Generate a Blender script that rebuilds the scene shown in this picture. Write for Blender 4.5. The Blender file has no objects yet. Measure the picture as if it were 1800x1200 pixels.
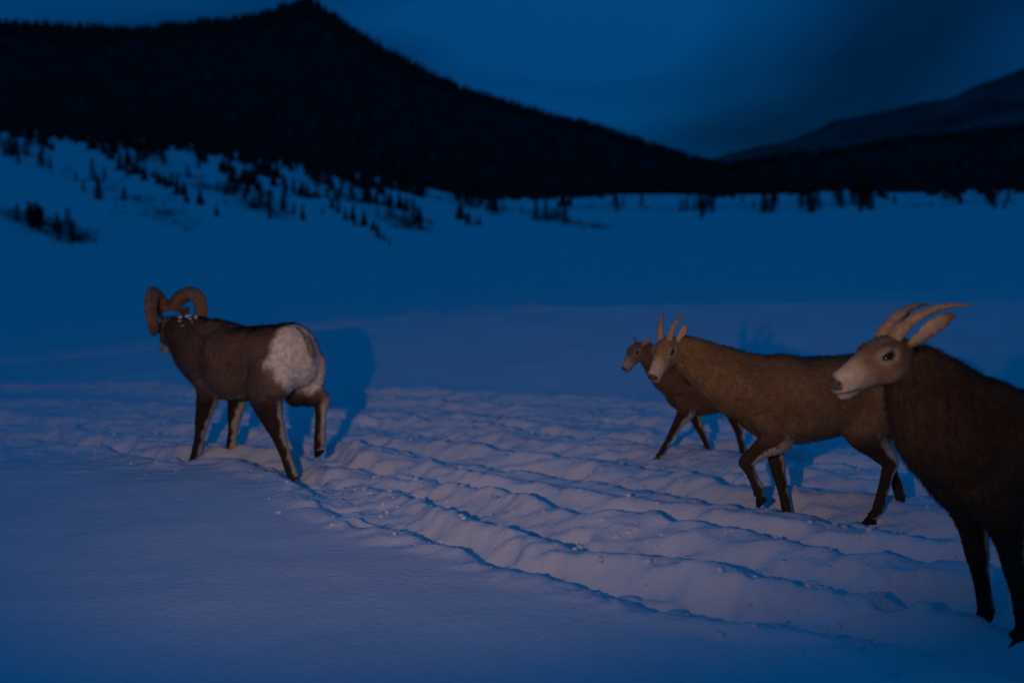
import bpy, math, random
import numpy as np
from mathutils import Vector, Matrix

R = math.radians
random.seed(7)
rng = np.random.default_rng(7)
scene = bpy.context.scene
col = scene.collection

# ------------------------------------------------------------------ camera
F = 1400.0            # focal length in photo pixels (1800 wide)
HZ = 523.0            # photo row of the true horizon
CH = 1.2              # camera height
cam_d = bpy.data.cameras.new('camera')
cam_d.sensor_width = 36.0
cam_d.lens = 28.0
cam_d.clip_start = 0.05
cam_d.clip_end = 20000
cam_d.dof.use_dof = True
cam_d.dof.focus_distance = 3.8
cam_d.dof.aperture_fstop = 1.0
cam = bpy.data.objects.new('camera', cam_d)
col.objects.link(cam)
cam.location = (0, 0, CH)
cam.rotation_euler = (R(90) - math.atan((600 - HZ) / F), 0, 0)
scene.camera = cam

# ------------------------------------------------------------------ dusk sky
world = bpy.data.worlds.new('World')
scene.world = world
world.use_nodes = True
nt = world.node_tree
nt.nodes.clear()
N, L = nt.nodes.new, nt.links.new
sky = N('ShaderNodeTexSky')
sky.sky_type = 'NISHITA'
sky.sun_disc = False
sky.sun_elevation = R(1.5)
sky.sun_rotation = R(20)
sky.altitude = 1600
tint = N('ShaderNodeMixRGB'); tint.blend_type = 'MULTIPLY'; tint.inputs[0].default_value = 1
tint.inputs[2].default_value = (0.004, 0.22, 1.0, 1)
L(sky.outputs[0], tint.inputs[1])
# flatten the low-sun gradient of the clear sky under a thin even overcast
tc = N('ShaderNodeTexCoord')
mp = N('ShaderNodeMapping'); mp.inputs['Scale'].default_value = (1.0, 1.0, 3.0)
mp.inputs['Location'].default_value = (2.0, 0.0, 1.0)
L(tc.outputs['Generated'], mp.inputs[0])
nz = N('ShaderNodeTexNoise'); nz.inputs['Scale'].default_value = 1.7
nz.inputs['Detail'].default_value = 2.5; nz.inputs['Roughness'].default_value = 0.5
nz.inputs['Distortion'].default_value = 0.4
L(mp.outputs[0], nz.inputs[0])
rp = N('ShaderNodeValToRGB')
rp.color_ramp.elements[0].position = 0.33; rp.color_ramp.elements[0].color = (0.28, 0.28, 0.28, 1)
rp.color_ramp.elements[1].position = 0.62; rp.color_ramp.elements[1].color = (1, 1, 1, 1)
L(nz.outputs[0], rp.inputs[0])
sep = N('ShaderNodeSeparateXYZ'); L(tc.outputs['Generated'], sep.inputs[0])
cie = N('ShaderNodeMath'); cie.operation = 'MULTIPLY_ADD'; cie.inputs[1].default_value = 1.55; cie.inputs[2].default_value = 0.50
cie.use_clamp = False
zc_ = N('ShaderNodeMath'); zc_.operation = 'MAXIMUM'; zc_.inputs[1].default_value = 0.0
L(sep.outputs[2], zc_.inputs[0]); L(zc_.outputs[0], cie.inputs[0])
oc = N('ShaderNodeVectorMath'); oc.operation = 'SCALE'; oc.inputs[0].default_value = (0.004, 0.41, 1.36)
L(cie.outputs[0], oc.inputs['Scale'])
over = N('ShaderNodeMixRGB'); over.inputs[0].default_value = 0.82
L(oc.outputs[0], over.inputs[2])
L(tint.outputs[0], over.inputs[1])
cl = N('ShaderNodeMixRGB'); cl.blend_type = 'MULTIPLY'; cl.inputs[0].default_value = 1
L(over.outputs[0], cl.inputs[1]); L(rp.outputs[0], cl.inputs[2])
bg = N('ShaderNodeBackground'); bg.inputs[1].default_value = 0.135
L(cl.outputs[0], bg.inputs[0])
wo = N('ShaderNodeOutputWorld'); L(bg.outputs[0], wo.inputs[0])

# ------------------------------------------------------------------ the photographer's flash, held out to the left
fl = bpy.data.lights.new('camera_flash', 'SPOT')
fl.energy = 380
fl.color = (1.0, 0.60, 0.36)
fl.shadow_soft_size = 0.03
fl.spot_size = R(103)
fl.spot_blend = 1.0
flash = bpy.data.objects.new('camera_flash', fl)
col.objects.link(flash)
flash.location = (-0.72, 0.0, 1.26)
flash.scale = (1.44, 1.0, 1.0)
flash.rotation_euler = (Vector((-0.45, 6.0, 3.6)) - flash.location).to_track_quat('-Z', 'Y').to_euler()

scene.view_settings.view_transform = 'Standard'
scene.view_settings.look = 'None'
scene.view_settings.exposure = 0
scene.view_settings.gamma = 1
scene.view_settings.use_curve_mapping = False
scene.render.engine = 'CYCLES'

# ------------------------------------------------------------------ helpers
def tag(o, label=None, cat=None, group=None, kind=None):
    if label: o['label'] = label
    if cat: o['category'] = cat
    if group: o['group'] = group
    if kind: o['kind'] = kind
    return o

def mesh_obj(name, v, f, mat=None, parent=None, smooth=True):
    me = bpy.data.meshes.new(name)
    me.from_pydata([tuple(p) for p in v], [], [tuple(q) for q in f])
    me.update()
    if smooth:
        me.polygons.foreach_set('use_smooth', [True] * len(me.polygons))
    if mat: me.materials.append(mat)
    o = bpy.data.objects.new(name, me)
    col.objects.link(o)
    if parent: o.parent = parent
    return o

def fast_mesh(name, v, f):
    """v (n,3), f (m,k) with constant k"""
    v = np.asarray(v, np.float32); f = np.asarray(f, np.int32)
    k = f.shape[1]
    me = bpy.data.meshes.new(name)
    me.vertices.add(len(v)); me.vertices.foreach_set('co', v.ravel())
    me.loops.add(f.size); me.loops.foreach_set('vertex_index', f.ravel())
    me.polygons.add(len(f))
    me.polygons.foreach_set('loop_start', np.arange(0, f.size, k, dtype=np.int32))
    me.polygons.foreach_set('loop_total', np.full(len(f), k, np.int32))
    me.update(calc_edges=True)
    return me

def set_col(me, rgb, name='coat'):
    a = me.color_attributes.new(name, 'FLOAT_COLOR', 'POINT')
    c = np.ones((len(me.vertices), 4), np.float32); c[:, :3] = rgb
    a.data.foreach_set('color', c.ravel())

# gradient noise ------------------------------------------------------
_perm = np.random.default_rng(3).permutation(512).astype(np.int64)
_ang = np.random.default_rng(4).uniform(0, 2 * math.pi, 512)
_gx, _gy = np.cos(_ang), np.sin(_ang)
def perlin(x, y):
    xi = np.floor(x).astype(np.int64); yi = np.floor(y).astype(np.int64)
    xf, yf = x - xi, y - yi
    u = xf * xf * xf * (xf * (xf * 6 - 15) + 10); v = yf * yf * yf * (yf * (yf * 6 - 15) + 10)
    def g(ix, iy, dx, dy):
        h = _perm[(_perm[ix & 511] + iy) & 511]
        return _gx[h] * dx + _gy[h] * dy
    a = g(xi, yi, xf, yf); b = g(xi + 1, yi, xf - 1, yf)
    c = g(xi, yi + 1, xf, yf - 1); d = g(xi + 1, yi + 1, xf - 1, yf - 1)
    return (a + u * (b - a)) + v * ((c + u * (d - c)) - (a + u * (b - a)))
def fbm(x, y, o=4, gain=0.5):
    s = 0; a = 1.0
    for i in range(o):
        s = s + a * perlin(x * 2 ** i + 17.3 * i, y * 2 ** i - 9.1 * i); a *= gain
    return s
def sstep(a, b, x):
    t = np.clip((x - a) / (b - a), 0, 1)
    return t * t * (3 - 2 * t)

def ground_px(px, py):
    Y = CH * F / (py - HZ)
    return ((px - 900) * Y / F, Y)

# ------------------------------------------------------------------ materials
def new_mat(name):
    m = bpy.data.materials.new(name); m.use_nodes = True
    return m, m.node_tree, m.node_tree.nodes['Principled BSDF']

def simple(name, rgb, rough=0.8, noise=0.0, scale=20, bump=0.0, spec=0.3):
    m, t, b = new_mat(name)
    b.inputs['Base Color'].default_value = (*rgb, 1)
    b.inputs['Roughness'].default_value = rough
    b.inputs['Specular IOR Level'].default_value = spec
    if noise or bump:
        n = t.nodes.new('ShaderNodeTexNoise'); n.inputs['Scale'].default_value = scale
        n.inputs['Detail'].default_value = 5
        c = t.nodes.new('ShaderNodeTexCoord'); t.links.new(c.outputs['Object'], n.inputs[0])
        if noise:
            r = t.nodes.new('ShaderNodeValToRGB')
            r.color_ramp.elements[0].position = .3; r.color_ramp.elements[1].position = .7
            r.color_ramp.elements[0].color = (*[k * (1 - noise) for k in rgb], 1)
            r.color_ramp.elements[1].color = (*[min(1, k * (1 + noise)) for k in rgb], 1)
            t.links.new(n.outputs[0], r.inputs[0]); t.links.new(r.outputs[0], b.inputs['Base Color'])
        if bump:
            bp = t.nodes.new('ShaderNodeBump'); bp.inputs['Strength'].default_value = bump
            bp.inputs['Distance'].default_value = .01
            t.links.new(n.outputs[0], bp.inputs['Height']); t.links.new(bp.outputs[0], b.inputs['Normal'])
    return m

def snow_material():
    m, t, b = new_mat('snow')
    b.inputs['Roughness'].default_value = .75
    b.inputs['Specular IOR Level'].default_value = .12
    c = t.nodes.new('ShaderNodeTexCoord')
    n1 = t.nodes.new('ShaderNodeTexNoise'); n1.inputs['Scale'].default_value = 1.3; n1.inputs['Detail'].default_value = 6
    n2 = t.nodes.new('ShaderNodeTexNoise'); n2.inputs['Scale'].default_value = 34; n2.inputs['Detail'].default_value = 5
    n3 = t.nodes.new('ShaderNodeTexNoise'); n3.inputs['Scale'].default_value = 140; n3.inputs['Detail'].default_value = 2
    for n in (n1, n2, n3): t.links.new(c.outputs['Object'], n.inputs[0])
    r = t.nodes.new('ShaderNodeValToRGB')
    r.color_ramp.elements[0].position = .3; r.color_ramp.elements[1].position = .7
    r.color_ramp.elements[0].color = (.76, .78, .80, 1); r.color_ramp.elements[1].color = (.86, .87, .88, 1)
    t.links.new(n1.outputs[0], r.inputs[0]); t.links.new(r.outputs[0], b.inputs['Base Color'])
    b1 = t.nodes.new('ShaderNodeBump'); b1.inputs['Strength'].default_value = .35; b1.inputs['Distance'].default_value = .02
    t.links.new(n2.outputs[0], b1.inputs['Height'])
    b2 = t.nodes.new('ShaderNodeBump'); b2.inputs['Strength'].default_value = .25; b2.inputs['Distance'].default_value = .004
    t.links.new(n3.outputs[0], b2.inputs['Height']); t.links.new(b1.outputs[0], b2.inputs['Normal'])
    t.links.new(b2.outputs[0], b.inputs['Normal'])
    return m

def coat_material(name, rough=.9):
    m, t, b = new_mat(name)
    b.inputs['Roughness'].default_value = rough
    b.inputs['Specular IOR Level'].default_value = .15
    a = t.nodes.new('ShaderNodeVertexColor'); a.layer_name = 'coat'
    n = t.nodes.new('ShaderNodeTexNoise'); n.inputs['Scale'].default_value = 26; n.inputs['Detail'].default_value = 6
    c = t.nodes.new('ShaderNodeTexCoord'); t.links.new(c.outputs['Object'], n.inputs[0])
    r = t.nodes.new('ShaderNodeMapRange'); r.inputs[1].default_value = .3; r.inputs[2].default_value = .7
    r.inputs[3].default_value = .82; r.inputs[4].default_value = 1.15
    t.links.new(n.outputs[0], r.inputs[0])
    mx = t.nodes.new('ShaderNodeVectorMath'); mx.operation = 'SCALE'
    t.links.new(a.outputs[0], mx.inputs[0]); t.links.new(r.outputs[0], mx.inputs['Scale'])
    t.links.new(mx.outputs[0], b.inputs['Base Color'])
    bp = t.nodes.new('ShaderNodeBump'); bp.inputs['Strength'].default_value = .4; bp.inputs['Distance'].default_value = .01
    t.links.new(n.outputs[0], bp.inputs['Height']); t.links.new(bp.outputs[0], b.inputs['Normal'])
    return m

M = {
    'snow': snow_material(),
    'coat': coat_material('sheep_coat'),
    'horn': simple('horn', (.20, .115, .06), .65, .35, 30, .5),
    'horn_pale': simple('ewe_horn', (.27, .19, .12), .6, .3, 40, .4),
    'hoof': simple('hoof', (.018, .014, .012), .55, .3, 40),
    'eye': simple('eye', (.012, .007, .004), .06, spec=.6),
    'nose': simple('nostril', (.012, .010, .009), .5),
    'needles': simple('conifer_needles', (.014, .022, .016), .9, .5, 1.2),
    'bark': simple('conifer_bark', (.04, .028, .02), .9, .4, 8),
    'forest': simple('forest_floor', (.006, .009, .008), .95, .5, .02),
    'far_rock': simple('far_mountain', (.055, .06, .065), .95, .6, .004),
    'post': simple('post_wood', (.10, .08, .06), .8, .3, 10),
    'board': simple('pale_board', (.75, .72, .68), .5),
    'clump': simple('snow_clump', (.80, .80, .80), .8),
}

# ------------------------------------------------------------------ the ground
crest_x = [-600, 0, 250, 530, 940, 1200, 1800, 2400]
crest_y = [650, 636, 608, 575, 542, 534, 528, 524]
bound_x = [-600, 0, 300, 600, 800, 1000, 1300, 1800, 2400]
bound_y = [205, 228, 250, 304, 346, 345, 341, 337, 330]
YC, YB = 14.0, 420.0
def ycrest(p): return np.interp(p, crest_x, crest_y)
def ybound(p): return np.interp(p, bound_x, bound_y)

# furrows trodden by the sheep, laid out from the photograph onto the flat snow
trails_px = [
    [(470, 815), (540, 845), (620, 888), (720, 928), (830, 962), (940, 1008), (1080, 1036), (1240, 1060), (1400, 1092), (1560, 1128), (1760, 1172)],
    [(520, 815), (640, 852), (760, 880), (900, 918), (1040, 948), (1200, 975), (1360, 1010), (1560, 1052), (1790, 1085)],
    [(560, 800), (700, 835), (840, 862), (960, 885), (1100, 905), (1240, 925), (1420, 955), (1600, 985), (1790, 1010)],
    [(600, 785), (740, 800), (880, 818), (1000, 835), (1150, 858), (1300, 885), (1450, 905), (1620, 935), (1780, 955)],
    [(620, 752), (760, 762), (900, 790), (1050, 800), (1200, 822), (1350, 850), (1500, 868), (1700, 880)],
    [(560, 738), (700, 738), (850, 750), (1000, 765), (1150, 782), (1300, 800), (1500, 820)],
    [(620, 716), (760, 718), (900, 730), (1050, 738), (1200, 752), (1400, 768)],
    [(600, 704), (760, 703), (920, 712), (1080, 712), (1250, 722)],
    [(-80, 775), (60, 772), (180, 785), (290, 808), (400, 806), (520, 812)],
    [(-80, 745), (80, 748), (220, 756), (330, 768), (450, 780), (560, 800)],
    [(-80, 715), (80, 712), (220, 722), (340, 735), (470, 748), (600, 765)],
    [(-80, 690), (100, 685), (250, 690), (400, 705), (560, 715)],
]
trails = [[ground_px(*p) for p in t] for t in trails_px]

def seg_dist(X, Y, pts):
    """distance to a polyline and the signed side (positive = farther from the camera)"""
    best = np.full(X.shape, 1e9); side = np.zeros(X.shape); along = np.zeros(X.shape)
    acc = 0
    for (x0, y0), (x1, y1) in zip(pts[:-1], pts[1:]):
        dx, dy = x1 - x0, y1 - y0; l = math.hypot(dx, dy)
        t = np.clip(((X - x0) * dx + (Y - y0) * dy) / (l * l), 0, 1)
        ex, ey = X - (x0 + t * dx), Y - (y0 + t * dy)
        d = np.hypot(ex, ey)
        s = (dx * ey - dy * ex) / l
        k = d < best
        best = np.where(k, d, best); side = np.where(k, s, side); along = np.where(k, acc + t * l, along)
        acc += l
    return best, side, along

lines_px = [([(-150, 652), (0, 638), (120, 626), (260, 612)], 0.0), ([(-150, 640), (0, 630), (140, 617), (260, 604)], 0),
            ([(520, 578), (640, 566), (760, 554), (860, 547), (960, 541)], 0)]

prints = []
for t in trails:
    t = np.array(t)
    seg = np.hypot(*np.diff(t, axis=0).T); tot = seg.sum(); cum = np.concatenate([[0], np.cumsum(seg)])
    s = 0
    while s < tot:
        x = np.interp(s, cum, t[:, 0]); y = np.interp(s, cum, t[:, 1])
        prints.append((x + rng.normal(0, .07), y + rng.normal(0, .09), rng.uniform(.045, .075), rng.uniform(.04, .085)))
        s += rng.uniform(.22, .5)

def base_z(X, Y):
    Ys = np.maximum(Y, .5)
    px = np.clip(900 + F * X / np.maximum(Ys, 9.0), -600, 2400)
    yc, yb = ycrest(px), ybound(px)
    zc = CH - (yc - HZ) * YC / F
    u = np.clip((Y - 9.0) / (YC - 9.0), 0, 1)
    z = zc * u ** 1.35
    Yf = np.clip(Y, YC, YB)
    t = np.log(Yf / YC) / math.log(YB / YC)
    zf = CH + (HZ - (yc + (yb - yc) * t)) * Yf / F
    z = np.where(Y > YC, zf, z)
    return z + np.maximum(Y - YB, 0) * .02

def detail_z(X, Y):
    z = .035 * fbm(X * .35, Y * .35, 3) + .010 * fbm(X * 1.3 + 5, Y * 2.2, 3)
    z = z + sstep(12, 17, Y) * (1 - sstep(70, 130, Y)) * .22 * fbm(X * .045 + 8, Y * .13, 3)
    far = sstep(20, 90, Y)
    z = z + far * np.clip(Y / 60, 0, 4) * .8 * fbm(X * .012 + 3, Y * .03, 4)
    near = (np.abs(X) < 14) & (Y > 2) & (Y < 15)
    if not near.any(): return z
    x, y = X[near], Y[near]
    add = np.zeros(x.shape)
    wob = .16 * fbm(x * 1.1 + 31, y * 1.1, 3)
    fine = fbm(x * 6.0, y * 13, 4); mid = fbm(x * 1.9 + 9, y * 6.5, 3); crumb = fbm(x * 21, y * 25 + 4, 3)
    rid = .30 - np.abs(fbm(x * 1.7 + .5 * y + 40, y * 7.0 + 3, 4))
    tram = np.zeros(x.shape)
    for i, t in enumerate(trails):
        d, s, a = seg_dist(x, y, t)
        w = .135 + .04 * math.sin(i * 2.1) + .05 * np.interp(y, [3, 9], [0, 1])
        s2 = s + wob
        dep = .085 if i < 4 else .06
        # a trough whose far wall is steep and catches the flash; spoil thrown up beside it
        prof = -dep * np.exp(-(s2 / w) ** 2 * 1.1)
        prof = prof + .036 * np.exp(-((s2 - w * 1.5) / (w * .75)) ** 2) + .02 * np.exp(-((s2 + w * 1.6) / (w * .6)) ** 2)
        ends = np.exp(-np.maximum(d - np.abs(s), 0) * 5)
        add = add + prof * ends * (1 + .9 * mid)
        tram = np.maximum(tram, np.exp(-(s2 / (w * 2.1)) ** 4) * ends)
    churn = .020 * mid + .022 * fine + .013 * crumb + .042 * rid
    add = add + tram * churn
    # compact dense zone at the back of the trodden band
    zone = sstep(4.6, 6.5, y) * (1 - sstep(8.9, 9.6, y + .25 * mid)) * (1 - sstep(-2.2, -3.4, x) * 0)
    add = add * 1.0 + zone * (1 - tram) * (.012 * mid + .013 * fine + .005 * crumb + .030 * rid)
    for hx, hy, r, dp in prints:
        k = (np.abs(x - hx) < .35) & (np.abs(y - hy) < .35)
        if k.any():
            dd = np.hypot((x[k] - hx) / 1.5, y[k] - hy)
            add[k] += -dp * np.exp(-(dd / r) ** 4) + .018 * np.exp(-((dd - r * 1.5) / (r * .5)) ** 2)
    for pts, _ in lines_px:
        lp = []
        for p, q in pts:      # the track follows the bank; find the depth at which the slope meets that row
            ys = np.linspace(9.0, 30, 400); xs = (p - 900) * ys / F
            rows = HZ + (CH - base_z(xs, ys)) * F / ys
            j = int(np.argmin(np.abs(rows - q))); lp.append((xs[j], ys[j]))
        d, s, a = seg_dist(x, y, lp)
        ends = np.exp(-np.maximum(d - np.abs(s), 0) * 4)
        add = add + ends * (.09 * np.exp(-((s - .10) / .13) ** 2) - .08 * np.exp(-((s + .14) / .14) ** 2)) * (1 + 1.2 * mid)
    z[near] += add
    return z

def H(X, Y):
    X = np.atleast_1d(np.asarray(X, float)); Y = np.atleast_1d(np.asarray(Y, float))
    return base_z(X, Y) + detail_z(X, Y)

def axis(dense0, dense1, step, lo, hi, grow):
    a = list(np.arange(dense0, dense1, step))
    s = step; v = a[-1]
    while v < hi:
        s *= grow; v += s; a.append(v)
    s = step; v = a[0]; pre = []
    while v > lo:
        s *= grow; v -= s; pre.append(v)
    return np.array(pre[::-1] + a)
gx = axis(-5.2, 4.0, .023, -6000, 6000, 1.09)
gy = axis(2.4, 10.2, .023, -300, 7000, 1.045)
GX, GY = np.meshgrid(gx, gy)
GZ = H(GX.ravel(), GY.ravel())
nx, ny = len(gx), len(gy)
idx = np.arange(nx * ny).reshape(ny, nx)
quads = np.stack([idx[:-1, :-1], idx[:-1, 1:], idx[1:, 1:], idx[1:, :-1]], -1).reshape(-1, 4)
gm = fast_mesh('snow_ground', np.stack([GX.ravel(), GY.ravel(), GZ], 1), quads)
gm.polygons.foreach_set('use_smooth', np.ones(len(gm.polygons), bool))
gm.materials.append(M['snow'])
ground = bpy.data.objects.new('snow_ground', gm); col.objects.link(ground)
tag(ground, kind='structure')

# clods of broken snow kicked out along the furrows
cv, cf = [], []
pr = (1 + 5 ** .5) / 2
ico = np.array([(-1, pr, 0), (1, pr, 0), (-1, -pr, 0), (1, -pr, 0), (0, -1, pr), (0, 1, pr), (0, -1, -pr), (0, 1, -pr), (pr, 0, -1), (pr, 0, 1), (-pr, 0, -1), (-pr, 0, 1)]) / 1.9
icf = np.array([(0, 11, 5), (0, 5, 1), (0, 1, 7), (0, 7, 10), (0, 10, 11), (1, 5, 9), (5, 11, 4), (11, 10, 2), (10, 7, 6), (7, 1, 8), (3, 9, 4), (3, 4, 2), (3, 2, 6), (3, 6, 8), (3, 8, 9), (4, 9, 5), (2, 4, 11), (6, 2, 10), (8, 6, 7), (9, 8, 1)])
cx, cy, cr = [], [], []
for t in trails:
    t = np.array(t); seg = np.hypot(*np.diff(t, axis=0).T); cum = np.concatenate([[0], np.cumsum(seg)])
    for k in range(int(cum[-1] * 60)):
        q = rng.uniform(0, cum[-1])
        cx.append(np.interp(q, cum, t[:, 0]) + rng.normal(0, .16)); cy.append(np.interp(q, cum, t[:, 1]) + rng.normal(0, .20))
        cr.append(.004 + .016 * rng.random() ** 4)
cx, cy, cr = map(np.array, (cx, cy, cr)); cz = H(cx, cy)
for k in range(len(cx)):
    cv.append(ico * cr[k] * rng.uniform(.6, 1.3, (12, 1)) * np.array([1.2, 1, .8]) + (cx[k], cy[k], cz[k] + cr[k] * .25)); cf.append(icf + 12 * k)
cm_ = fast_mesh('snow_clods', np.concatenate(cv), np.concatenate(cf)); cm_.materials.append(M['snow'])
cm_.polygons.foreach_set('use_smooth', np.ones(len(cm_.polygons), bool))
clods = bpy.data.objects.new('snow_clods', cm_); col.objects.link(clods)
tag(clods, 'small clods of broken snow strewn along the trodden furrows', 'snow', kind='stuff')

# ------------------------------------------------------------------ mountains
def skirts(tx, ty, tz, h, w, r, K=5, layers=((.05, .5, 1.), (.3, .78, .72), (.58, 1., .45))):
    '''many small conifers as one mesh: stacked ragged skirts of drooping boughs'''
    n = len(tx); vv, ff, base = [], [], 0
    for z0, z1, ww in layers:
        a = np.linspace(0, 2 * math.pi, K, endpoint=False)[None] + r.uniform(0, 6, n)[:, None]
        rr = w[:, None] * ww * r.uniform(.55, 1.25, (n, K))
        ring = np.stack([tx[:, None] + rr * np.cos(a), ty[:, None] + rr * np.sin(a),
                         (tz + h * z0)[:, None] - h[:, None] * r.uniform(0, .08, (n, K))], -1)
        tip = np.stack([tx, ty, tz + h * z1], -1)[:, None]
        vv.append(np.concatenate([ring, tip], 1).reshape(-1, 3))
        o0 = base + np.arange(n)[:, None] * (K + 1); base += n * (K + 1)
        for m in range(K):
            ff.append(np.concatenate([o0 + m, o0 + (m + 1) % K, o0 + K], 1))
    return np.concatenate(vv), np.concatenate(ff)

def mountain(name, sky_pts, Y0, Y1, mat, base_off=26, rough=1.0, trees=0, th=14, seed=0, px0=-1400, px1=3200):
    sx, sy = zip(*sky_pts)
    ps = np.linspace(px0, px1, 420); vs = np.concatenate([np.linspace(0, 1, 46), np.linspace(1.05, 1.6, 10)])
    P, V = np.meshgrid(ps, vs)
    def height(P, V):
        Yd = Y0 + (Y1 - Y0) * V
        X = (P - 900) * Yd / F
        s = np.interp(P, sx, sy); b = ybound(P) + base_off
        s = np.where(s > b, b + 60, s)
        prof = np.clip(V, 0, 1) ** 1.05
        yp = b + (s - b) * prof
        Z = CH + (HZ - yp) * Yd / F
        Z = Z - np.maximum(V - 1, 0) * (Y1 - Y0) * .55
        Z = Z + rough * (Yd / 60) * fbm(X * 6 / Y1 + seed, Yd * 6 / Y1, 5) * np.clip(V * 4, 0, 1) * .55
        return X, Yd, Z
    X, Yd, Z = height(P, V)
    ny, nx = P.shape
    idx = np.arange(nx * ny).reshape(ny, nx)
    q = np.stack([idx[:-1, :-1], idx[:-1, 1:], idx[1:, 1:], idx[1:, :-1]], -1).reshape(-1, 4)
    me = fast_mesh(name, np.stack([X.ravel(), Yd.ravel(), Z.ravel()], 1), q)
    me.polygons.foreach_set('use_smooth', np.ones(len(me.polygons), bool))
    me.materials.append(mat)
    o = bpy.data.objects.new(name, me); col.objects.link(o)
    tag(o, kind='structure')
    if trees:
        r = np.random.default_rng(seed + 50)
        n = trees
        p = r.uniform(-300, 2100, n); v = np.where(r.random(n) < .45, r.uniform(.9, 1.02, n), r.uniform(.03, .95, n) ** 1.0)
        b = ybound(p) + base_off; s = np.interp(p, sx, sy)
        k = s < b - 6; p, v = p[k], v[k]; n = len(p)
        tx, ty, tz = height(p, v)
        h = th * r.uniform(.5, 1.3, n); w = h * r.uniform(.16, .26, n)
        tv_, tf_ = skirts(tx, ty, tz, h, w, r)
        fm = fast_mesh('far_forest', tv_, tf_)
        fm.materials.append(M['needles'])
        fo = bpy.data.objects.new('far_forest', fm); col.objects.link(fo)
        tag(fo, 'dark conifer forest covering the ' + name.replace('_', ' '), 'forest', kind='stuff')
    return o

mountain('forested_mountain', [(-1400, 230), (-600, 150), (-200, 112), (0, 45), (150, 58), (300, 62), (430, 46), (510, 20), (550, 6), (600, 42),
         (700, 112), (800, 158), (900, 192), (1000, 222), (1200, 278), (1300, 303), (1400, 326), (1500, 350), (1800, 420), (3200, 420)],
         400, 1700, M['forest'], trees=15000, th=15, seed=2)
mountain('forested_hill', [(-1400, 420), (1000, 420), (1080, 345), (1200, 318), (1300, 300), (1400, 282), (1500, 268), (1600, 252), (1700, 240), (1800, 226), (2200, 180), (3200, 150)],
         405, 1300, M['forest'], trees=7000, th=14, seed=9)
mountain('far_mountain', [(-1400, 150), (-500, 90), (0, 120), (300, 145), (900, 400), (1100, 330), (1250, 285), (1350, 255), (1450, 225), (1550, 205), (1650, 175), (1750, 142), (1800, 120), (2100, 60), (3200, 120)],
         1900, 3800, M['far_rock'], seed=23, rough=1.6)

# ragged lower edge of the forest: tongues of trees running down onto the snow
re_ = np.random.default_rng(77)
m = 9000
ep = re_.uniform(-250, 2050, m); edy = re_.uniform(-6, 120, m)
tong = np.interp(ep, [-250, 500, 900, 1050, 2050], [95, 105, 60, 22, 20])
ns = perlin((ep - 2.3 * edy) / 62 + 3, edy / 220) * 1.5 + .35 * perlin((ep - 2.1 * edy) / 30, edy / 60 + 9)
keep = (edy / tong) < (.12 + 1.5 * np.maximum(ns - .02, 0) + re_.uniform(-.06, .06, m))
keep &= re_.random(m) < np.interp(edy / tong, [0, .3, 1], [1, .6, .35])
keep &= ~((ep > 745) & (ep < 800) & (edy > 2))      # a gap where the marker board stands
ep, edy = ep[keep], edy[keep]
ey = ybound(ep) + edy + 2
et = (ey - ycrest(ep)) / (ybound(ep) - ycrest(ep)); eY = YC * (YB / YC) ** et; eX = (ep - 900) * eY / F
eh = re_.uniform(14, 34, len(ep)) * np.minimum(eY, 400) / F
ev, ef = skirts(eX, eY, H(eX, eY) - .1, eh, eh * re_.uniform(.2, .32, len(ep)), re_, 7, ((.0, .42, 1.), (.2, .62, .8), (.42, .82, .58), (.65, 1., .36)))
em = fast_mesh('forest_edge', ev, ef); em.materials.append(M['needles'])
eo = bpy.data.objects.new('forest_edge', em); col.objects.link(eo)
tag(eo, 'ragged lower edge of the dark forest reaching down onto the snow', 'forest', kind='stuff')


# ------------------------------------------------------------------ scattered conifers on the snowy slope
def conifer_meshes(seed):
    r = np.random.default_rng(seed)
    tv, tf = [], []
    K = 7
    for z, rad in ((-.4, .11), (.35, .085), (.75, .02)):
        for j in range(K):
            a = 2 * math.pi * j / K; tv.append((rad * math.cos(a) * .5, rad * math.sin(a) * .5, z))
    for i in range(2):
        for j in range(K):
            tf.append((i * K + j, i * K + (j + 1) % K, (i + 1) * K + (j + 1) % K, (i + 1) * K + j))
    v, f = [], []
    nb = 74
    for b in range(nb):
        t = (b + r.uniform(0, 1)) / nb
        z = .06 + .92 * t
        ln = (1 - t) ** .8 * .30 * r.uniform(.6, 1.15) + .02
        a = r.uniform(0, 2 * math.pi)
        d = np.array([math.cos(a), math.sin(a), 0]); s = np.array([-d[1], d[0], 0])
        droop = r.uniform(.1, .5)
        for k in range(9):       # sprays of needles along the branch
            q = (k + .6) / 9
            c = d * ln * q + np.array([0, 0, z - droop * ln * q + .04])
            for sd in (-1, 1):
                tip = c + (d * r.uniform(.3, .8) + s * sd * r.uniform(.5, 1) + np.array([0, 0, r.uniform(-.5, .3)])) * (.045 * (1.2 - q * .5))
                w = np.array([r.normal(), r.normal(), r.normal()]) * .012
                i0 = len(v); v += [c - w, c + w + d * .02, tip]; f.append((i0, i0 + 1, i0 + 2))
    tm = bpy.data.meshes.new('trunk'); tm.from_pydata(tv, [], tf); tm.materials.append(M['bark'])
    cm = bpy.data.meshes.new('crown'); cm.from_pydata([tuple(p) for p in v], [], f); cm.materials.append(M['needles'])
    return tm, cm
variants = [conifer_meshes(100 + i) for i in range(5)]

def slope_point(px, py):
    t = (py - float(ycrest(px))) / (float(ybound(px)) - float(ycrest(px)))
    Y = YC * (YB / YC) ** t
    return (px - 900) * Y / F, Y

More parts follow.
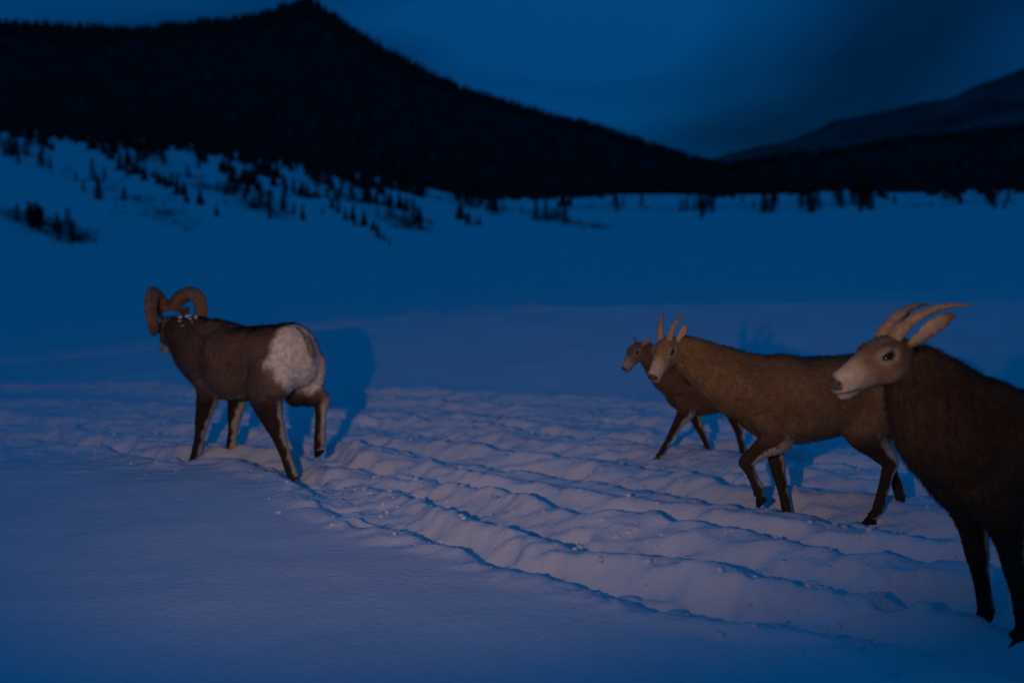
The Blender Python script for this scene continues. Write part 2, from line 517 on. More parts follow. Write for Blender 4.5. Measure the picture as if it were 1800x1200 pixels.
streaks = [  # rows of trees running down the slope, photo pixels at the trunk foot
    ([(-20, 262), (110, 300), (230, 352), (330, 402)], 12, 26),
    ([(190, 262), (300, 300), (360, 328)], 9, 18),
    ([(350, 330), (430, 355), (500, 388)], 9, 14),
    ([(500, 312), (600, 348), (700, 392), (740, 404)], 12, 16),
    ([(790, 360), (880, 372), (980, 392), (1060, 402)], 12, 12),
    ([(-10, 372), (70, 398), (150, 420)], 7, 16),
    ([(560, 296), (680, 332), (800, 356)], 12, 10),
    ([(1000, 362), (1200, 370), (1400, 366), (1600, 362), (1790, 356)], 26, 8),
]
cnt = 0
for pts, n, jit in streaks:
    n = int(n * 2.3)
    pts = np.array(pts, float)
    foot_row = pts[0, 0] == 1000
    cents = [random.uniform(0, len(pts) - 1) for _ in range(max(3, n // 5))]
    for i in range(n):
        q = min(max(random.choice(cents) + random.gauss(0, .05), 0), len(pts) - 1)
        px = np.interp(q, range(len(pts)), pts[:, 0]) + random.gauss(0, jit * 1.1)
        py = np.interp(q, range(len(pts)), pts[:, 1]) + random.gauss(0, jit * (.8 if foot_row else .38))
        if 745 < px < 800: continue
        py = max(py, float(ybound(px)) + 6)
        X, Y = slope_point(px, py)
        z = float(H(X, Y)[0])
        h = random.choice((random.uniform(18, 30), random.uniform(24, 48))) * Y / F * random.uniform(.8, 1.15)
        h = min(max(h, 2.5), 13)
        tm, cm = random.choice(variants)
        root = bpy.data.objects.new('conifer', None); col.objects.link(root)
        root.location = (X, Y, z - .05); root.rotation_euler = (random.gauss(0, .03), random.gauss(0, .03), random.uniform(0, 6.28))
        root.scale = (h * random.uniform(.9, 1.25),) * 2 + (h,)
        root.empty_display_size = .1
        if foot_row:
            tag(root, 'small dark conifer in the ragged line where the flat snow meets the forested hill', 'tree', 'conifers along the foot of the forested hill')
        else:
            tag(root, 'small dark conifer in the patchy stands on the snowy slope under the peak', 'tree', 'conifers scattered on the snowy slope')
        for nm, me in (('trunk', tm), ('crown', cm)):
            o = bpy.data.objects.new(nm, me); col.objects.link(o); o.parent = root
        cnt += 1

# low brush between the trees, too fine to count
bv, bf = [], []
for pts, n, jit in streaks:
    pts = np.array(pts, float)
    m = n * 16
    q = rng.uniform(0, len(pts) - 1, m)
    px = np.interp(q, range(len(pts)), pts[:, 0]) + rng.normal(0, jit * .9, m)
    py = np.interp(q, range(len(pts)), pts[:, 1]) + rng.normal(0, jit * .30, m)
    py = np.maximum(py, ybound(px) + 5)
    tt = (py - ycrest(px)) / (ybound(px) - ycrest(px)); yy = YC * (YB / YC) ** tt; xx = (px - 900) * yy / F
    zz = H(xx, yy)
    for X, Y, z in zip(xx, yy, zz):
        h = rng.uniform(.35, 1.1); k = 16
        c = np.stack([rng.normal(0, h * .6, k), rng.normal(0, h * .6, k), rng.uniform(0, h, k)], 1) + (X, Y, z)
        t3 = np.stack([c, c + rng.normal(0, h * .17, (k, 3)), c + rng.normal(0, h * .17, (k, 3)) + (0, 0, h * .2)], 1).reshape(-1, 3)
        bf.append(np.arange(k * 3).reshape(-1, 3) + len(bv) * k * 3); bv.append(t3)
bm_ = fast_mesh('brush', np.concatenate(bv), np.concatenate(bf)); bm_.materials.append(M['needles'])
brush = bpy.data.objects.new('brush', bm_); col.objects.link(brush)
tag(brush, 'low dark brush poking through the snow between the conifers', 'brush', kind='stuff')

# tiny striped marker board far off at the foot of the slope
X, Y = slope_point(772, 363); z = float(H(X, Y)[0])
mb = bpy.data.objects.new('marker_board', None); col.objects.link(mb); mb.location = (X, Y, z)
tag(mb, 'tiny pale striped marker board standing far off on the snowy slope', 'sign')
def box(cx, cy, cz, sx, sy, sz, shear=0):
    v = []
    for dz in (-1, 1):
        for dx, dy in ((-1, -1), (1, -1), (1, 1), (-1, 1)):
            v.append((cx + dx * sx / 2 + dz * shear, cy + dy * sy / 2, cz + dz * sz / 2))
    return v, [(0, 3, 2, 1), (4, 5, 6, 7), (0, 1, 5, 4), (1, 2, 6, 5), (2, 3, 7, 6), (3, 0, 4, 7)]
for sx in (-.8, .8):
    mesh_obj('post', *box(sx, .06, .45, .09, .09, 1.1), M['post'], mb, False)
mesh_obj('backing', *box(0, 0, .75, 2.2, .03, .75), M['post'], mb, False)
for k in range(3):
    mesh_obj('stripe', *box(-.7 + .7 * k, -.03, .75, .36, .02, .66, -.14), M['board'], mb, False)

# ------------------------------------------------------------------ bighorn sheep
def resample(pts, n):
    """Catmull-Rom through rows of [x,y,z,...]"""
    pts = np.array(pts, float)
    P = np.vstack([2 * pts[0] - pts[1], pts, 2 * pts[-1] - pts[-2]])
    out = []
    m = len(pts) - 1
    for k in range(n):
        t = k / (n - 1) * m; i = min(int(t), m - 1); u = t - i
        p0, p1, p2, p3 = P[i], P[i + 1], P[i + 2], P[i + 3]
        out.append(.5 * (2 * p1 + (p2 - p0) * u + (2 * p0 - 5 * p1 + 4 * p2 - p3) * u * u + (3 * p1 - p0 - 3 * p2 + p3) * u ** 3))
    return np.array(out)

def loft(rows, n=24, K=18, up=None, exp=2.0):
    """rows: x,y,z,half width,half height -> closed tube; up: reference up vector"""
    r = resample(rows, n); c = r[:, :3]; a = np.maximum(r[:, 3], .003); b = np.maximum(r[:, 4], .003)
    tan = np.gradient(c, axis=0); tan /= np.linalg.norm(tan, axis=1)[:, None]
    V, Fc = [], []
    ref = np.array(up if up is not None else (0, 0, 1.), float)
    for i in range(n):
        t = tan[i]
        side = np.cross(ref, t); side /= max(np.linalg.norm(side), 1e-6)
        u = np.cross(t, side)
        for j in range(K):
            an = 2 * math.pi * j / K
            cs, sn = math.cos(an), math.sin(an)
            cs = math.copysign(abs(cs) ** (2 / exp), cs); sn = math.copysign(abs(sn) ** (2 / exp), sn)
            V.append(c[i] + side * a[i] * cs + u * b[i] * sn)
    for i in range(n - 1):
        for j in range(K):
            Fc.append((i * K + j, i * K + (j + 1) % K, (i + 1) * K + (j + 1) % K, (i + 1) * K + j))
    V.append(c[0]); V.append(c[-1]); e0, e1 = n * K, n * K + 1
    for j in range(K):
        Fc.append((e0, (j + 1) % K, j)); Fc.append((e1, (n - 1) * K + j, (n - 1) * K + (j + 1) % K))
    return V, Fc, np.hstack([c, a[:, None], b[:, None]])

def ik(A, B, l1, l2, sign):
    """knee between A and B in the x-z plane; sign +1 bends forward (+x)"""
    A, B = np.array(A, float), np.array(B, float)
    d = B - A; D = np.linalg.norm(d)
    if D >= l1 + l2 - .004:
        return A + d * l1 / (l1 + l2) + np.array([.004 * sign, 0, 0])
    k = (l1 * l1 - l2 * l2 + D * D) / (2 * D); hgt = math.sqrt(max(l1 * l1 - k * k, 0))
    u = d / D
    perp = np.array([-u[2], 0, u[0]])
    if perp[0] * sign < 0: perp = -perp
    return A + u * k + perp * hgt

def sheep(name, label, O, heading, sc, P):
    """P: pose and build; local frame x forward, y left, z up, unscaled shoulder height about 1"""
    root = bpy.data.objects.new(name, None); col.objects.link(root)
    z0 = P.get('z0', 0)
    root.location = (O[0], O[1], z0); root.rotation_euler = (0, 0, R(heading)); root.scale = (sc,) * 3
    root.empty_display_size = .2
    tag(root, label, 'sheep', 'bighorn sheep walking through the snow')
    ch, sh = math.cos(R(heading)), math.sin(R(heading))
    def ground_local(x, y):
        X = O[0] + sc * (x * ch - y * sh); Y = O[1] + sc * (x * sh + y * ch)
        b_ = float(base_z(np.array([X]), np.array([Y]))[0])
        return (min(float(H(X, Y)[0]) - .012, b_ - .02) - z0) / sc
    ram = P.get('ram', False); fat = P.get('fat', 1.0); shag = P.get('shag', 1.0)
    V, Fc, parts = [], [], []
    def add(rows, label_, n=20, K=16, up=None, exp=2.0):
        v, f, c = loft(rows, n, K, up, exp)
        o = len(V); V.extend(v); Fc.extend([tuple(i + o for i in q) for q in f]); parts.append((label_, c))
    # trunk: deep chest, narrower waist, rounded haunches
    add([(-.625, 0, .80, .05, .07), (-.59, 0, .79, .125 * fat, .16), (-.50, 0, .775, .185 * fat, .22), (-.36, 0, .768, .200 * fat, .222),
         (-.15, 0, .732, .212 * fat, .238), (.06, 0, .70, .222 * fat, .265), (.20, 0, .715, .200 * fat, .270), (.32, 0, .735, .155 * fat, .24),
         (.41, 0, .75, .10 * fat, .18), (.47, 0, .76, .04, .08)], 'trunk', 34, 26, exp=2.2)
    # neck
    hp = np.array(P['poll'], float); d = np.array(P['face'], float); d /= np.linalg.norm(d)
    u = np.array([0, 0, 1.]) - d * d[2]; u /= np.linalg.norm(u); lf = np.cross(u, d)
    nk = P.get('neck', 1.0)
    n0 = np.array([.22, 0, .80]); n1 = hp - u * .05 - d * .01
    m1 = n0 + (n1 - n0) * .38 + np.array([0, 0, -.015]); m2 = n0 + (n1 - n0) * .72 + np.array([0, 0, .0])
    add([(*(n0 + np.array([-.04, 0, -.085])), .185 * nk, .250 * nk), (*(m1 + np.array([.01, 0, -.06])), .155 * nk, .225 * nk), (*(m2 + np.array([.01, 0, -.03])), .112 * nk, .160 * nk), (*n1, .078, .092)], 'neck', 22, 20)
    # head
    hs = P.get('head', 1.0)
    def hpnt(f, l, w): return hp + (d * f + lf * l + u * w) * hs
    head_rows = [(-.035, -.03, .035, .04), (-.005, -.028, .066, .072), (.045, -.025, .074, .085), (.095, -.024, .066, .083), (.14, -.028, .052, .070),
                 (.185, -.034, .043, .056), (.225, -.040, .0405, .049), (.255, -.044, .038, .042), (.275, -.046, .025, .027)]
    add([(*hpnt(f, 0, w), a * hs, b * hs) for f, w, a, b in head_rows], 'head', 26, 20, up=u)
    for s in (-1, 1):   # brow ridges, cheeks, nostril pads
        add([(*hpnt(.055, s * .045, .03), .02 * hs, .016 * hs), (*hpnt(.095, s * .056, .026), .022 * hs, .018 * hs), (*hpnt(.125, s * .045, .012), .012 * hs, .012 * hs)], 'head', 8, 10, up=u)
        add([(*hpnt(.03, s * .045, -.055), .026 * hs, .036 * hs), (*hpnt(.075, s * .042, -.065), .026 * hs, .034 * hs), (*hpnt(.12, s * .028, -.068), .016 * hs, .022 * hs)], 'head', 8, 10, up=u)
        add([(*hpnt(.235, s * .02, -.028), .016 * hs, .016 * hs), (*hpnt(.265, s * .019, -.036), .016 * hs, .016 * hs), (*hpnt(.278, s * .014, -.042), .008 * hs, .008 * hs)], 'head', 8, 10, up=u)
    # lower lip
    add([(*hpnt(.20, 0, -.082), .022 * hs, .014 * hs), (*hpnt(.245, 0, -.084), .024 * hs, .015 * hs), (*hpnt(.265, 0, -.082), .014 * hs, .009 * hs)], 'head', 10, 12, up=u)
    # ears
    es = P.get('ear', 1.0)
    for s in (-1, 1):
        e0 = hpnt(-.005, s * .055, .01)
        back, out, upv = P.get('ear_dir', (-.55, .75, .30))
        ed = d * back + lf * s * out + u * upv; ed /= np.linalg.norm(ed)
        e = [e0 + ed * q * hs * es for q in (0, .03, .065, .095, .118)]
        bend = u * .012 * hs
        add([(*e[0], .012 * hs, .014 * hs), (*(e[1] + bend * .4), .009 * hs, .025 * hs), (*(e[2] + bend), .008 * hs, .031 * hs),
             (*(e[3] + bend), .007 * hs, .024 * hs), (*e[4], .005 * hs, .006 * hs)], 'ear', 14, 14,
            up=np.cross(ed, d * .9 + lf * s * .45 + u * .2))
    # tail
    add([(-.60, 0, .90, .022, .022), (-.635, 0, .86, .022, .016), (-.65, 0, .79, .020, .014), (-.648, 0, .74, .008, .007)], 'tail', 10, 10, up=(1, 0, 0))
    # legs
    feet = []; lg = P.get('leg', 1.25)
    for key, s in (('fl', 1), ('fr', -1)):
        g = P[key]
        fx, fy = g['x'], s * g.get('y', .10); lift = g.get('lift', 0)
        gz = ground_local(fx, fy)
        foot = np.array([fx, fy, gz + lift])
        sw = (fx - .26) * .28
        shd = np.array([.27, s * .115, .66]); elb = np.array([.22 + sw * .6, s * .125, .50])
        pas = foot + np.array(g.get('pastern', (-.035, 0, .085)))
        kn = np.array(g['knee']) * np.array([1, s, 1]) if 'knee' in g else ik(elb, pas, .220, .208, 1)
        k2 = kn + (pas - kn) * .14
        add([(*shd, .095 * fat, .16), (*elb, .070, .108), (*(elb * .5 + kn * .5), .038 * lg, .050 * lg), (*kn, .033 * lg, .036 * lg), (*k2, .028 * lg, .031 * lg), (*(kn * .45 + pas * .55), .022 * lg, .026 * lg), (*pas, .026 * lg, .029 * lg)],
            'front_leg', 30, 14, up=(1, 0, 0))
        add([(*pas, .024 * lg, .027 * lg), (*(pas * .45 + foot * .55 + np.array([.004, 0, .01])), .022 * lg, .025 * lg), (*(foot + np.array([.02, 0, .035])), .026, .030)], 'front_leg', 8, 12, up=(1, 0, .3))
        feet.append((foot, pas, g))
    for key, s in (('hl', 1), ('hr', -1)):
        g = P[key]
        fx, fy = g['x'], s * g.get('y', .10); lift = g.get('lift', 0)
        gz = ground_local(fx, fy)
        foot = np.array([fx, fy, gz + lift])
        sw = (fx + .44) * .30
        hip = np.array([-.42, s * .118, .76]); stf = np.array([-.29 + sw, s * .142, .55 + abs(sw) * .1])
        pas = foot + np.array(g.get('pastern', (-.035, 0, .085)))
        hk = np.array(g['hock']) * np.array([1, s, 1]) if 'hock' in g else ik(stf, pas, .29, .30, -1)
        mid = stf * .5 + hk * .5
        add([(*hip, .120 * fat, .20), (*(hip * .45 + stf * .55 + np.array([-.045, 0, 0])), .120 * fat, .195), (*(stf + np.array([-.035, 0, -.01])), .098 * fat, .150), (*mid, .048 * lg, .070 * lg),
             (*hk, .030 * lg, .042 * lg), (*(hk * .82 + pas * .18), .026 * lg, .033 * lg), (*(hk * .45 + pas * .55), .022 * lg, .027 * lg), (*pas, .026 * lg, .029 * lg)],
            'hind_leg', 32, 14, up=(1, 0, 0))
        add([(*pas, .024 * lg, .027 * lg), (*(pas * .45 + foot * .55 + np.array([.004, 0, .01])), .022 * lg, .025 * lg), (*(foot + np.array([.02, 0, .035])), .026, .030)], 'hind_leg', 8, 12, up=(1, 0, .3))
        feet.append((foot, pas, g))
    # fuse into one skin
    tmp = bpy.data.meshes.new('tmp'); tmp.from_pydata([tuple(p) for p in V], [], Fc)
    to = bpy.data.objects.new('tmp', tmp); col.objects.link(to)
    md = to.modifiers.new('r', 'REMESH'); md.mode = 'VOXEL'; md.voxel_size = .0085
    ms = to.modifiers.new('s', 'SMOOTH'); ms.factor = .5; ms.iterations = 7
    dg = bpy.context.evaluated_depsgraph_get()
    me = bpy.data.meshes.new_from_object(to.evaluated_get(dg))
    bpy.data.objects.remove(to); bpy.data.meshes.remove(tmp)
    n = len(me.vertices)
    co = np.empty(n * 3, np.float32); me.vertices.foreach_get('co', co); co = co.reshape(-1, 3)
    no = np.empty(n * 3, np.float32); me.vertices.foreach_get('normal', no); no = no.reshape(-1, 3)
    # shaggy relief
    wig = fbm(co[:, 0] * 9 + co[:, 1] * 5, co[:, 2] * 5 + co[:, 1] * 7, 3)
    # which part each point belongs to
    names = [p[0] for p in parts]
    D = np.full((len(parts), n), 1e3, np.float32)
    for i, (nm, c) in enumerate(parts):
        for row in c:
            rr = max((row[3] + row[4]) / 2, .01)
            D[i] = np.minimum(D[i], np.linalg.norm(co - row[:3].astype(np.float32), axis=1) / rr)
    own = np.argmin(D, 0); lab = np.array([{'trunk': 0, 'neck': 1, 'head': 2, 'ear': 3, 'tail': 4, 'front_leg': 5, 'hind_leg': 6}[k] for k in names])[own]
    ed = np.empty(len(me.edges) * 2, np.int32); me.edges.foreach_get('vertices', ed); ed = ed.reshape(-1, 2)
    deg = np.bincount(ed.ravel(), minlength=n).astype(np.float32)[:, None]
    wsm = (np.isin(lab, (0, 1)) | (np.isin(lab, (5, 6)) & (co[:, 2] > .46))).astype(np.float32)[:, None]
    for it in range(45):
        acc = np.stack([np.bincount(ed[:, 0], co[ed[:, 1], k], n) + np.bincount(ed[:, 1], co[ed[:, 0], k], n) for k in range(3)], 1)
        f_ = .55 if it % 2 == 0 else -.50
        co = (co + wsm * f_ * (acc / np.maximum(deg, 1) - co)).astype(np.float32)
    for it in range(10):
        acc = np.stack([np.bincount(ed[:, 0], co[ed[:, 1], k], n) + np.bincount(ed[:, 1], co[ed[:, 0], k], n) for k in range(3)], 1)
        co = (co + wsm * .6 * (acc / np.maximum(deg, 1) - co)).astype(np.float32)
    me.vertices.foreach_set('co', co.ravel()); me.update()
    no = np.empty(n * 3, np.float32); me.vertices.foreach_get('normal', no); no = no.reshape(-1, 3)
    body_mask = np.isin(lab, (0, 1)) | (np.isin(lab, (5, 6)) & (co[:, 2] > .52))
    co2 = co + no * (np.where(body_mask, .010, .0) * wig * shag)[:, None]
    me.vertices.foreach_set('co', co2.astype(np.float32).ravel())
    # coat colours (pigment only)
    coat = np.array(P['coat']); dark = np.array(P.get('dark', coat * .4)); pale = np.array(P.get('pale', (.56, .46, .34))); rump = np.array(P.get('rump', (.82, .74, .66)))
    x, y, z = co.T
    C = np.tile(coat, (n, 1))
    mot = fbm(x * 4 + y * 3 + 7, z * 4 - y * 2, 4)
    C *= (1 + .35 * mot)[:, None]
    def mix(w, c):
        nonlocal C
        w = np.clip(w, 0, 1)[:, None]; C = C * (1 - w) + np.asarray(c) * w
    jag = .03 * fbm(x * 12 + y * 9, z * 12 + y * 5, 3)
    upper = np.isin(lab, (0, 4)) | ((lab == 6) & (z > .45))
    mix(sstep(.86, .97, z + jag) * (lab == 0) * .35, dark)
    mix(np.isin(lab, (5, 6)) * sstep(.58, .42, z + jag), dark)
    # pale trailing edge of the legs
    for i, (nm, c) in enumerate(parts):
        if nm not in ('front_leg', 'hind_leg'): continue
        sel = own == i
        cx = np.interp(z[sel], c[np.argsort(c[:, 2]), 2], c[np.argsort(c[:, 2]), 0])
        cyy = np.interp(z[sel], c[np.argsort(c[:, 2]), 2], c[np.argsort(c[:, 2]), 1])
        back = np.zeros(n); back[sel] = (sstep(.022, .012, np.abs(y[sel] - cyy + np.sign(cyy) * .010) / lg + .3 * jag[sel]) if ram else 1.) * sstep(-.010, -.022, (x[sel] - cx) / lg + .5 * jag[sel]) * sstep(.56, .42, z[sel])
        mix(back * .95, pale)
    # white rump
    rd = np.sqrt(((z - .775) / 1.12) ** 2 + (y * .92) ** 2) + .6 * jag
    mix(sstep(.245, .210, rd) * sstep(-.44, -.50, x + jag) * upper, rump)
    mix((lab == 4) * .95, dark * .8)
    mix((np.abs(y) < .020) * (x < -.5) * sstep(.72, .80, z) * sstep(1.0, .96, z) * .7 * upper, dark)
    # belly
    mix((lab == 0) * sstep(.50, .45, z + jag) * sstep(-.1, .1, -x + .1) * .5, pale)
    # face
    q = co - hp; ff = q @ d / hs; ll = q @ lf / hs; ww = q @ u / hs
    hm = (lab == 2)
    fcol = np.array(P.get('facecol', coat * 1.5))
    mix(hm * 1.0, fcol)
    mix(hm * sstep(.13, .22, ff + jag * .8), pale * P.get('muz', .85))
    mix(hm * sstep(.085, -.01, ff + jag + .25 * np.minimum(ww, 0)) * .95, coat)
    mix(hm * sstep(.05, .15, ff) * sstep(.0, .05, ww) * .35, coat * .7)
    eye = [hpnt(.088, s * .0665, .006) for s in (1, -1)]
    for e in eye:
        qe = co - e; de = np.sqrt(((qe @ d) / 1.25) ** 2 + ((qe @ u) / .85) ** 2 + (qe @ lf) ** 2) / hs
        mix(hm * sstep(.044, .022, de) * .30, pale)
        mix(hm * sstep(.021, .017, de), dark * .35)
    # mouth line and nostrils
    mix(hm * (np.abs(ww + .069 - .12 * (ff - .25)) < .004) * (ff > .195) * .75, dark * .4)
    mix(hm * sstep(.285, .272, np.abs(ff - .275) + .265) * (ff > .262) * (ww > -.055) * .85, (.02, .016, .014))
    mix((lab == 3) * .8, fcol * .9)
    # inner ear is pale
    mix((lab == 3) * sstep(.2, .6, no @ (d * .9 + np.array([0, 0, .1]))) * .6, pale * .8)
    nt_ = ((co - n0) @ (n1 - n0)) / ((n1 - n0) @ (n1 - n0))
    if ram: mix(np.isin(lab, (0, 1)) * sstep(.1, .75, nt_ + jag) * .5, dark)
    C = np.clip(C, .003, .9)
    set_col(me, C)
    me.polygons.foreach_set('use_smooth', np.ones(len(me.polygons), bool))
    me.materials.clear(); me.materials.append(M['coat'])
    body = bpy.data.objects.new('body', me); col.objects.link(body); body.parent = root
    # fur: flattened locks lying along the coat
    me.calc_loop_triangles()
    tri = np.empty(len(me.loop_triangles) * 3, np.int32); me.loop_triangles.foreach_get('vertices', tri); tri = tri.reshape(-1, 3)
    a, b, c = co2[tri[:, 0]], co2[tri[:, 1]], co2[tri[:, 2]]
    area = np.linalg.norm(np.cross(b - a, c - a), axis=1)
    dens = np.where(np.isin(lab[tri[:, 0]], (0, 1)), 1.0, np.where(lab[tri[:, 0]] == 2, 1.2, .9))
    dens = np.where((np.isin(lab[tri[:, 0]], (5, 6))) & (z[tri[:, 0]] < .12), .0, dens)
    w = area * dens; w /= w.sum()
    r = np.random.default_rng(hash(len(name)) % 1000 + int(O[0] * 100) % 77)
    nf = P.get('fur', 52000)
    pick = r.choice(len(tri), nf, p=w)
    ba = r.random((nf, 2)); fl_ = ba.sum(1) > 1; ba[fl_] = 1 - ba[fl_]
    pos = a[pick] + (b[pick] - a[pick]) * ba[:, :1] + (c[pick] - a[pick]) * ba[:, 1:]
    vi = tri[pick, 0]; nn = no[vi]; pl = lab[vi]
    length = np.select([pl == 0, pl == 1, pl == 2, pl == 3, pl == 4], [.036, .040, .012, .010, .03], .022) * r.uniform(.6, 1.4, nf) * P.get('furlen', 1.)
    length = np.where(np.isin(pl, (5, 6)) & (pos[:, 2] > .5), .032, length) * np.where(np.isin(pl, (5, 6)) & (pos[:, 2] < .4), .55, 1)
    flow = np.tile(np.array([-.75, 0, -.65]), (nf, 1))
    flow[pl == 2] = -d; flow[pl == 1] = -(n1 - n0) / np.linalg.norm(n1 - n0) * .5 + np.array([0, 0, -.6])
    flow[np.isin(pl, (5, 6))] = (-.15, 0, -1)
    flow += r.normal(0, .30, (nf, 3))
    flow -= nn * (flow * nn).sum(1)[:, None]; flow /= np.linalg.norm(flow, axis=1)[:, None] + 1e-6
    dirv = flow * .93 + nn * r.uniform(.12, .5, nf)[:, None]
    side = np.cross(flow, nn); wd = np.where(np.isin(pl, (2, 3)), .0018, .0030) * r.uniform(.6, 1.3, nf)
    p0 = pos - side * wd[:, None] - nn * .003; p1 = pos + side * wd[:, None] - nn * .003; p2 = pos + dirv * length[:, None]
    fv = np.stack([p0, p1, p2], 1).reshape(-1, 3)
    fm = fast_mesh('fur', fv, np.arange(nf * 3).reshape(-1, 3))
    fc = C[vi] * r.uniform(.65, 1.35, nf)[:, None]
    set_col(fm, np.clip(np.repeat(fc, 3, 0), .002, .92))
    fm.polygons.foreach_set('use_smooth', np.ones(nf, bool))
    fm.normals_split_custom_set_from_vertices(np.repeat(nn + dirv * .25, 3, 0).tolist())
    fm.materials.append(M['coat'])
    fo = bpy.data.objects.new('fur', fm); col.objects.link(fo); fo.parent = body; tag(fo, kind='stuff')
    # eyes
    for e, s in zip(eye, (1, -1)):
        V2, F2 = [], []
        n1_, n2_ = 14, 9
        ax = [d * .0180 * hs - u * .003, u * .0105 * hs, lf * s * .011 * hs]
        ec = e - lf * s * .003 * hs
        for i in range(n2_ + 1):
            th = math.pi * i / n2_
            for j in range(n1_):
                ph = 2 * math.pi * j / n1_
                V2.append(ec + ax[0] * math.sin(th) * math.cos(ph) + ax[1] * math.sin(th) * math.sin(ph) + ax[2] * math.cos(th))
        for i in range(n2_):
            for j in range(n1_):
                F2.append((i * n1_ + j, i * n1_ + (j + 1) % n1_, (i + 1) * n1_ + (j + 1) % n1_, (i + 1) * n1_ + j))
        mesh_obj('eye', V2, F2, M['eye'], body)
    # nostrils
    for s in (1, -1):
        v, f, _ = loft([(*hpnt(.266, s * .010, -.044), .003 * hs, .003 * hs), (*hpnt(.270, s * .020, -.036), .0065 * hs, .007 * hs), (*hpnt(.262, s * .032, -.026), .004 * hs, .004 * hs)], 8, 8, up=u)
        mesh_obj('nostril', v, f, M['nose'], body)
    # horns
    hk_ = P.get('horn')
    if hk_ == 'ram':
        for s in (1, -1):
            ns = 64; T = np.linspace(0, 1, ns)
            ang = R(-62) + T * R(385)         # in the plane of the curl, back over the head, down, forward, up
            ru = .150 * (1 - .30 * T)
            outw = R(P.get('flare', 30))
            back = -d * math.cos(outw) + lf * s * math.sin(outw)       # backwards and outwards
            latv = lf * s * math.cos(outw) + d * math.sin(outw)
            upw = u * .97 - d * .2
            cen = hpnt(-.005, s * .040, .02) - back * (-.085) + upw * .01
            C0 = cen[None] + ru[:, None] * (np.cos(ang + R(90) - R(90))[:, None] * 0)
            # angle measured from "forward" going over the top to "back"
            a2 = R(35) + T * R(345)
            C0 = cen[None] + ru[:, None] * (-np.cos(a2)[:, None] * back[None] + np.sin(a2)[:, None] * upw[None]) + (T ** 1.5 * .115)[:, None] * latv[None]
            rad = .055 * (1 - T) ** .42 + .004
            ridge = 1 + .05 * np.sin(T * 70) * (1 - T) + .02 * np.sin(T * 190)
            tan = np.gradient(C0, axis=0); tan /= np.linalg.norm(tan, axis=1)[:, None]
            K = 16; V3, F3 = [], []
            for i in range(ns):
                rd_ = C0[i] - cen; rd_ = rd_ - tan[i] * (rd_ @ tan[i]); rd_ /= np.linalg.norm(rd_)
                sd = np.cross(tan[i], rd_)
                for j in range(K):
                    an = 2 * math.pi * j / K
                    q_ = 1 + .16 * math.cos(an * 3)       # rounded three-sided section
                    V3.append(C0[i] + (rd_ * math.cos(an) * 1.02 + sd * math.sin(an) * .86) * rad[i] * ridge[i] * q_)
            for i in range(ns - 1):
                for j in range(K):
                    F3.append((i * K + j, i * K + (j + 1) % K, (i + 1) * K + (j + 1) % K, (i + 1) * K + j))
            F3.append(tuple(range(K))[::-1]); F3.append(tuple((ns - 1) * K + j for j in range(K)))
            ho = mesh_obj('horn', V3, F3, M['horn'], body)
    elif hk_:
        hl = hk_
        for s in (1, -1):
            b0 = hpnt(.030, s * .032, .045)
            rows = []
            for k in range(8):
                t = k / 7
                an = R(P.get('horn_a0', 75)) + t * R(P.get('horn_turn', 85))
                rows.append(t)
            ptsr = []; cur = b0.copy(); step = hl / 7
            for k in range(8):
                t = k / 7; an = R(P.get('horn_a0', 75)) + t * R(P.get('horn_turn', 85))
                rr = P.get('horn_r', .022) * (1 - t) ** .7 + .003
                rr *= 1 + (.06 if k % 2 else -.04)
                ptsr.append((*cur, rr * .8 * hs, rr * 1.15 * hs))
                cur = cur + (d * math.cos(an) + u * math.sin(an) + lf * s * (.16 + .25 * t)) * step
            v, f, _ = loft(ptsr, 40, 12, up=lf)
            mesh_obj('horn', v, f, M['horn_pale'], body)
    # cloven hooves
    for foot, pas, g in feet:
        V4, F4 = [], []
        tilt = g.get('tilt', 0)
        for s in (-1, 1):
            prof = [(-.028, .0), (.048, .0), (.052, .008), (.022, .042), (-.022, .040)]
            for yy, sh_ in ((.002 * s, 1), (.012 * s, 1.0), (.022 * s, .86)):
                for px_, pz_ in prof:
                    xx, zz = px_ * sh_, pz_ * (1 if yy != .022 * s else .95)
                    c_, s_ = math.cos(tilt), math.sin(tilt)
                    V4.append(foot + np.array([xx * c_ + (zz - .04) * s_, yy, -xx * s_ + (zz - .04) * c_ + .04]) + np.array([.004, 0, -.004]))
            o = len(V4) - 15
            for i in range(2):
                for j in range(5):
                    F4.append((o + i * 5 + j, o + i * 5 + (j + 1) % 5, o + (i + 1) * 5 + (j + 1) % 5, o + (i + 1) * 5 + j))
            F4.append(tuple(o + j for j in range(5))); F4.append(tuple(o + 10 + j for j in range(5)))
        mesh_obj('hoof', V4, F4, M['hoof'], body, False)
    # lumps of snow clinging to the neck
    for cx, side_, r0 in P.get('snow', []):
        cdir = n0 + (n1 - n0) * cx
        target = cdir + np.array([-.03, math.sin(side_) * .2, math.cos(side_) * .22])
        j = int(np.argmin(np.linalg.norm(co2 - target, axis=1))); pc = co2[j] + no[j] * r0 * .35; r0 = r0 * .8
        V5, F5 = [], []
        for i in range(7):
            th = math.pi * i / 6
            for k in range(9):
                ph = 2 * math.pi * k / 9
                q_ = r0 * (1 + .45 * math.sin(3 * ph + i * 2 + cx * 40) * math.sin(th))
                V5.append(pc + np.array([q_ * 1.5 * math.sin(th) * math.cos(ph), q_ * math.sin(th) * math.sin(ph), q_ * math.cos(th) * .65]))
        for i in range(6):
            for k in range(9):
                F5.append((i * 9 + k, i * 9 + (k + 1) % 9, (i + 1) * 9 + (k + 1) % 9, (i + 1) * 9 + k))
        mesh_obj('snow_clump', V5, F5, M['clump'], body)
    return root

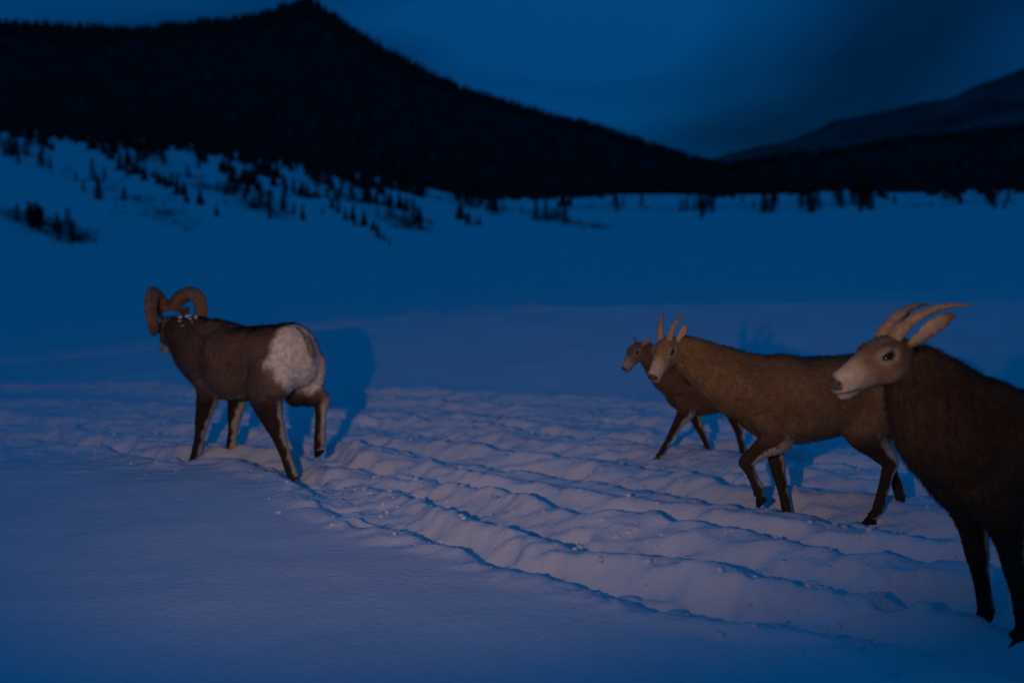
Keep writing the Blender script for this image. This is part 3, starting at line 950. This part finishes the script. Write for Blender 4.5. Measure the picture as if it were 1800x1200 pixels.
# heavy ram, seen from behind its left side, walking away up the trodden snow
sheep('bighorn_ram', 'big brown ram with heavy curled horns and a white rump, walking away', (-1.95, 5.82), 149, 1.02, dict(
    ram=True, fat=1.1, leg=1.5, coat=(.185, .122, .088), dark=(.045, .028, .021), facecol=(.10, .065, .045), horn='ram',
    poll=(.80, .02, .99), face=(.72, -.28, -.55), neck=1.12, head=1.12, ear_dir=(-.85, .45, .30), ear=1.0, flare=30,
    fl=dict(x=.47, lift=.0), fr=dict(x=.33), hl=dict(x=-.53), hr=dict(x=-.60, lift=.11, pastern=(-.015, 0, .09), tilt=.7),
    snow=[(.66, -.35, .016), (.74, -.05, .019), (.68, .25, .022), (.78, .5, .017), (.60, .5, .014), (.84, .2, .015), (.72, .8, .013), (.58, .1, .013), (.52, .3, .010), (.64, 1.0, .010), (.5, .7, .009)]))

# ewe in profile, middle of the group
sheep('bighorn_ewe', 'brown ewe with one foreleg raised, walking between the lamb and the darker ewe', (1.66, 4.42), 180, .90, dict(
    fat=1.06, horn_r=.019, coat=(.21, .125, .066), dark=(.055, .033, .022), facecol=(.24, .155, .088), horn=.20, horn_a0=132, horn_turn=70,
    poll=(.87, .02, 1.06), face=(.55, .50, -.67), neck=.9, head=1.0, ear_dir=(-.75, .6, .45),
    fl=dict(x=.33, lift=.10, knee=(.42, .11, .335), pastern=(.01, 0, .095), tilt=.8), fr=dict(x=.12),
    hl=dict(x=-.36), hr=dict(x=-.60)))

# lamb behind her
sheep('bighorn_lamb', 'small hornless brown lamb half hidden behind the walking ewe', (1.50, 6.0), 178, .72, dict(
    coat=(.16, .09, .05), dark=(.05, .03, .02), facecol=(.19, .115, .068), horn=None,
    poll=(.74, .0, 1.16), face=(.66, .30, -.69), neck=.88, head=1.12, ear_dir=(-.6, .8, .12), muz=.7, fur=40000,
    fl=dict(x=.55), fr=dict(x=.02), hl=dict(x=-.72), hr=dict(x=-.35)))

# near ewe, cut by the frame
sheep('bighorn_ewe', 'dark brown ewe with long swept-back horns and a pale muzzle, head held level', (1.88, 2.80), 180, .90, dict(
    coat=(.060, .036, .022), dark=(.028, .018, .013), facecol=(.17, .115, .072), horn_r=.026, horn=.31, horn_a0=146, horn_turn=66,
    poll=(.585, .02, 1.14), face=(.92, .16, -.34), neck=1.05, head=1.12, ear_dir=(-.86, .36, .30), ear=1.5,
    fl=dict(x=.14), fr=dict(x=.17), hl=dict(x=-.55), hr=dict(x=-.35)))
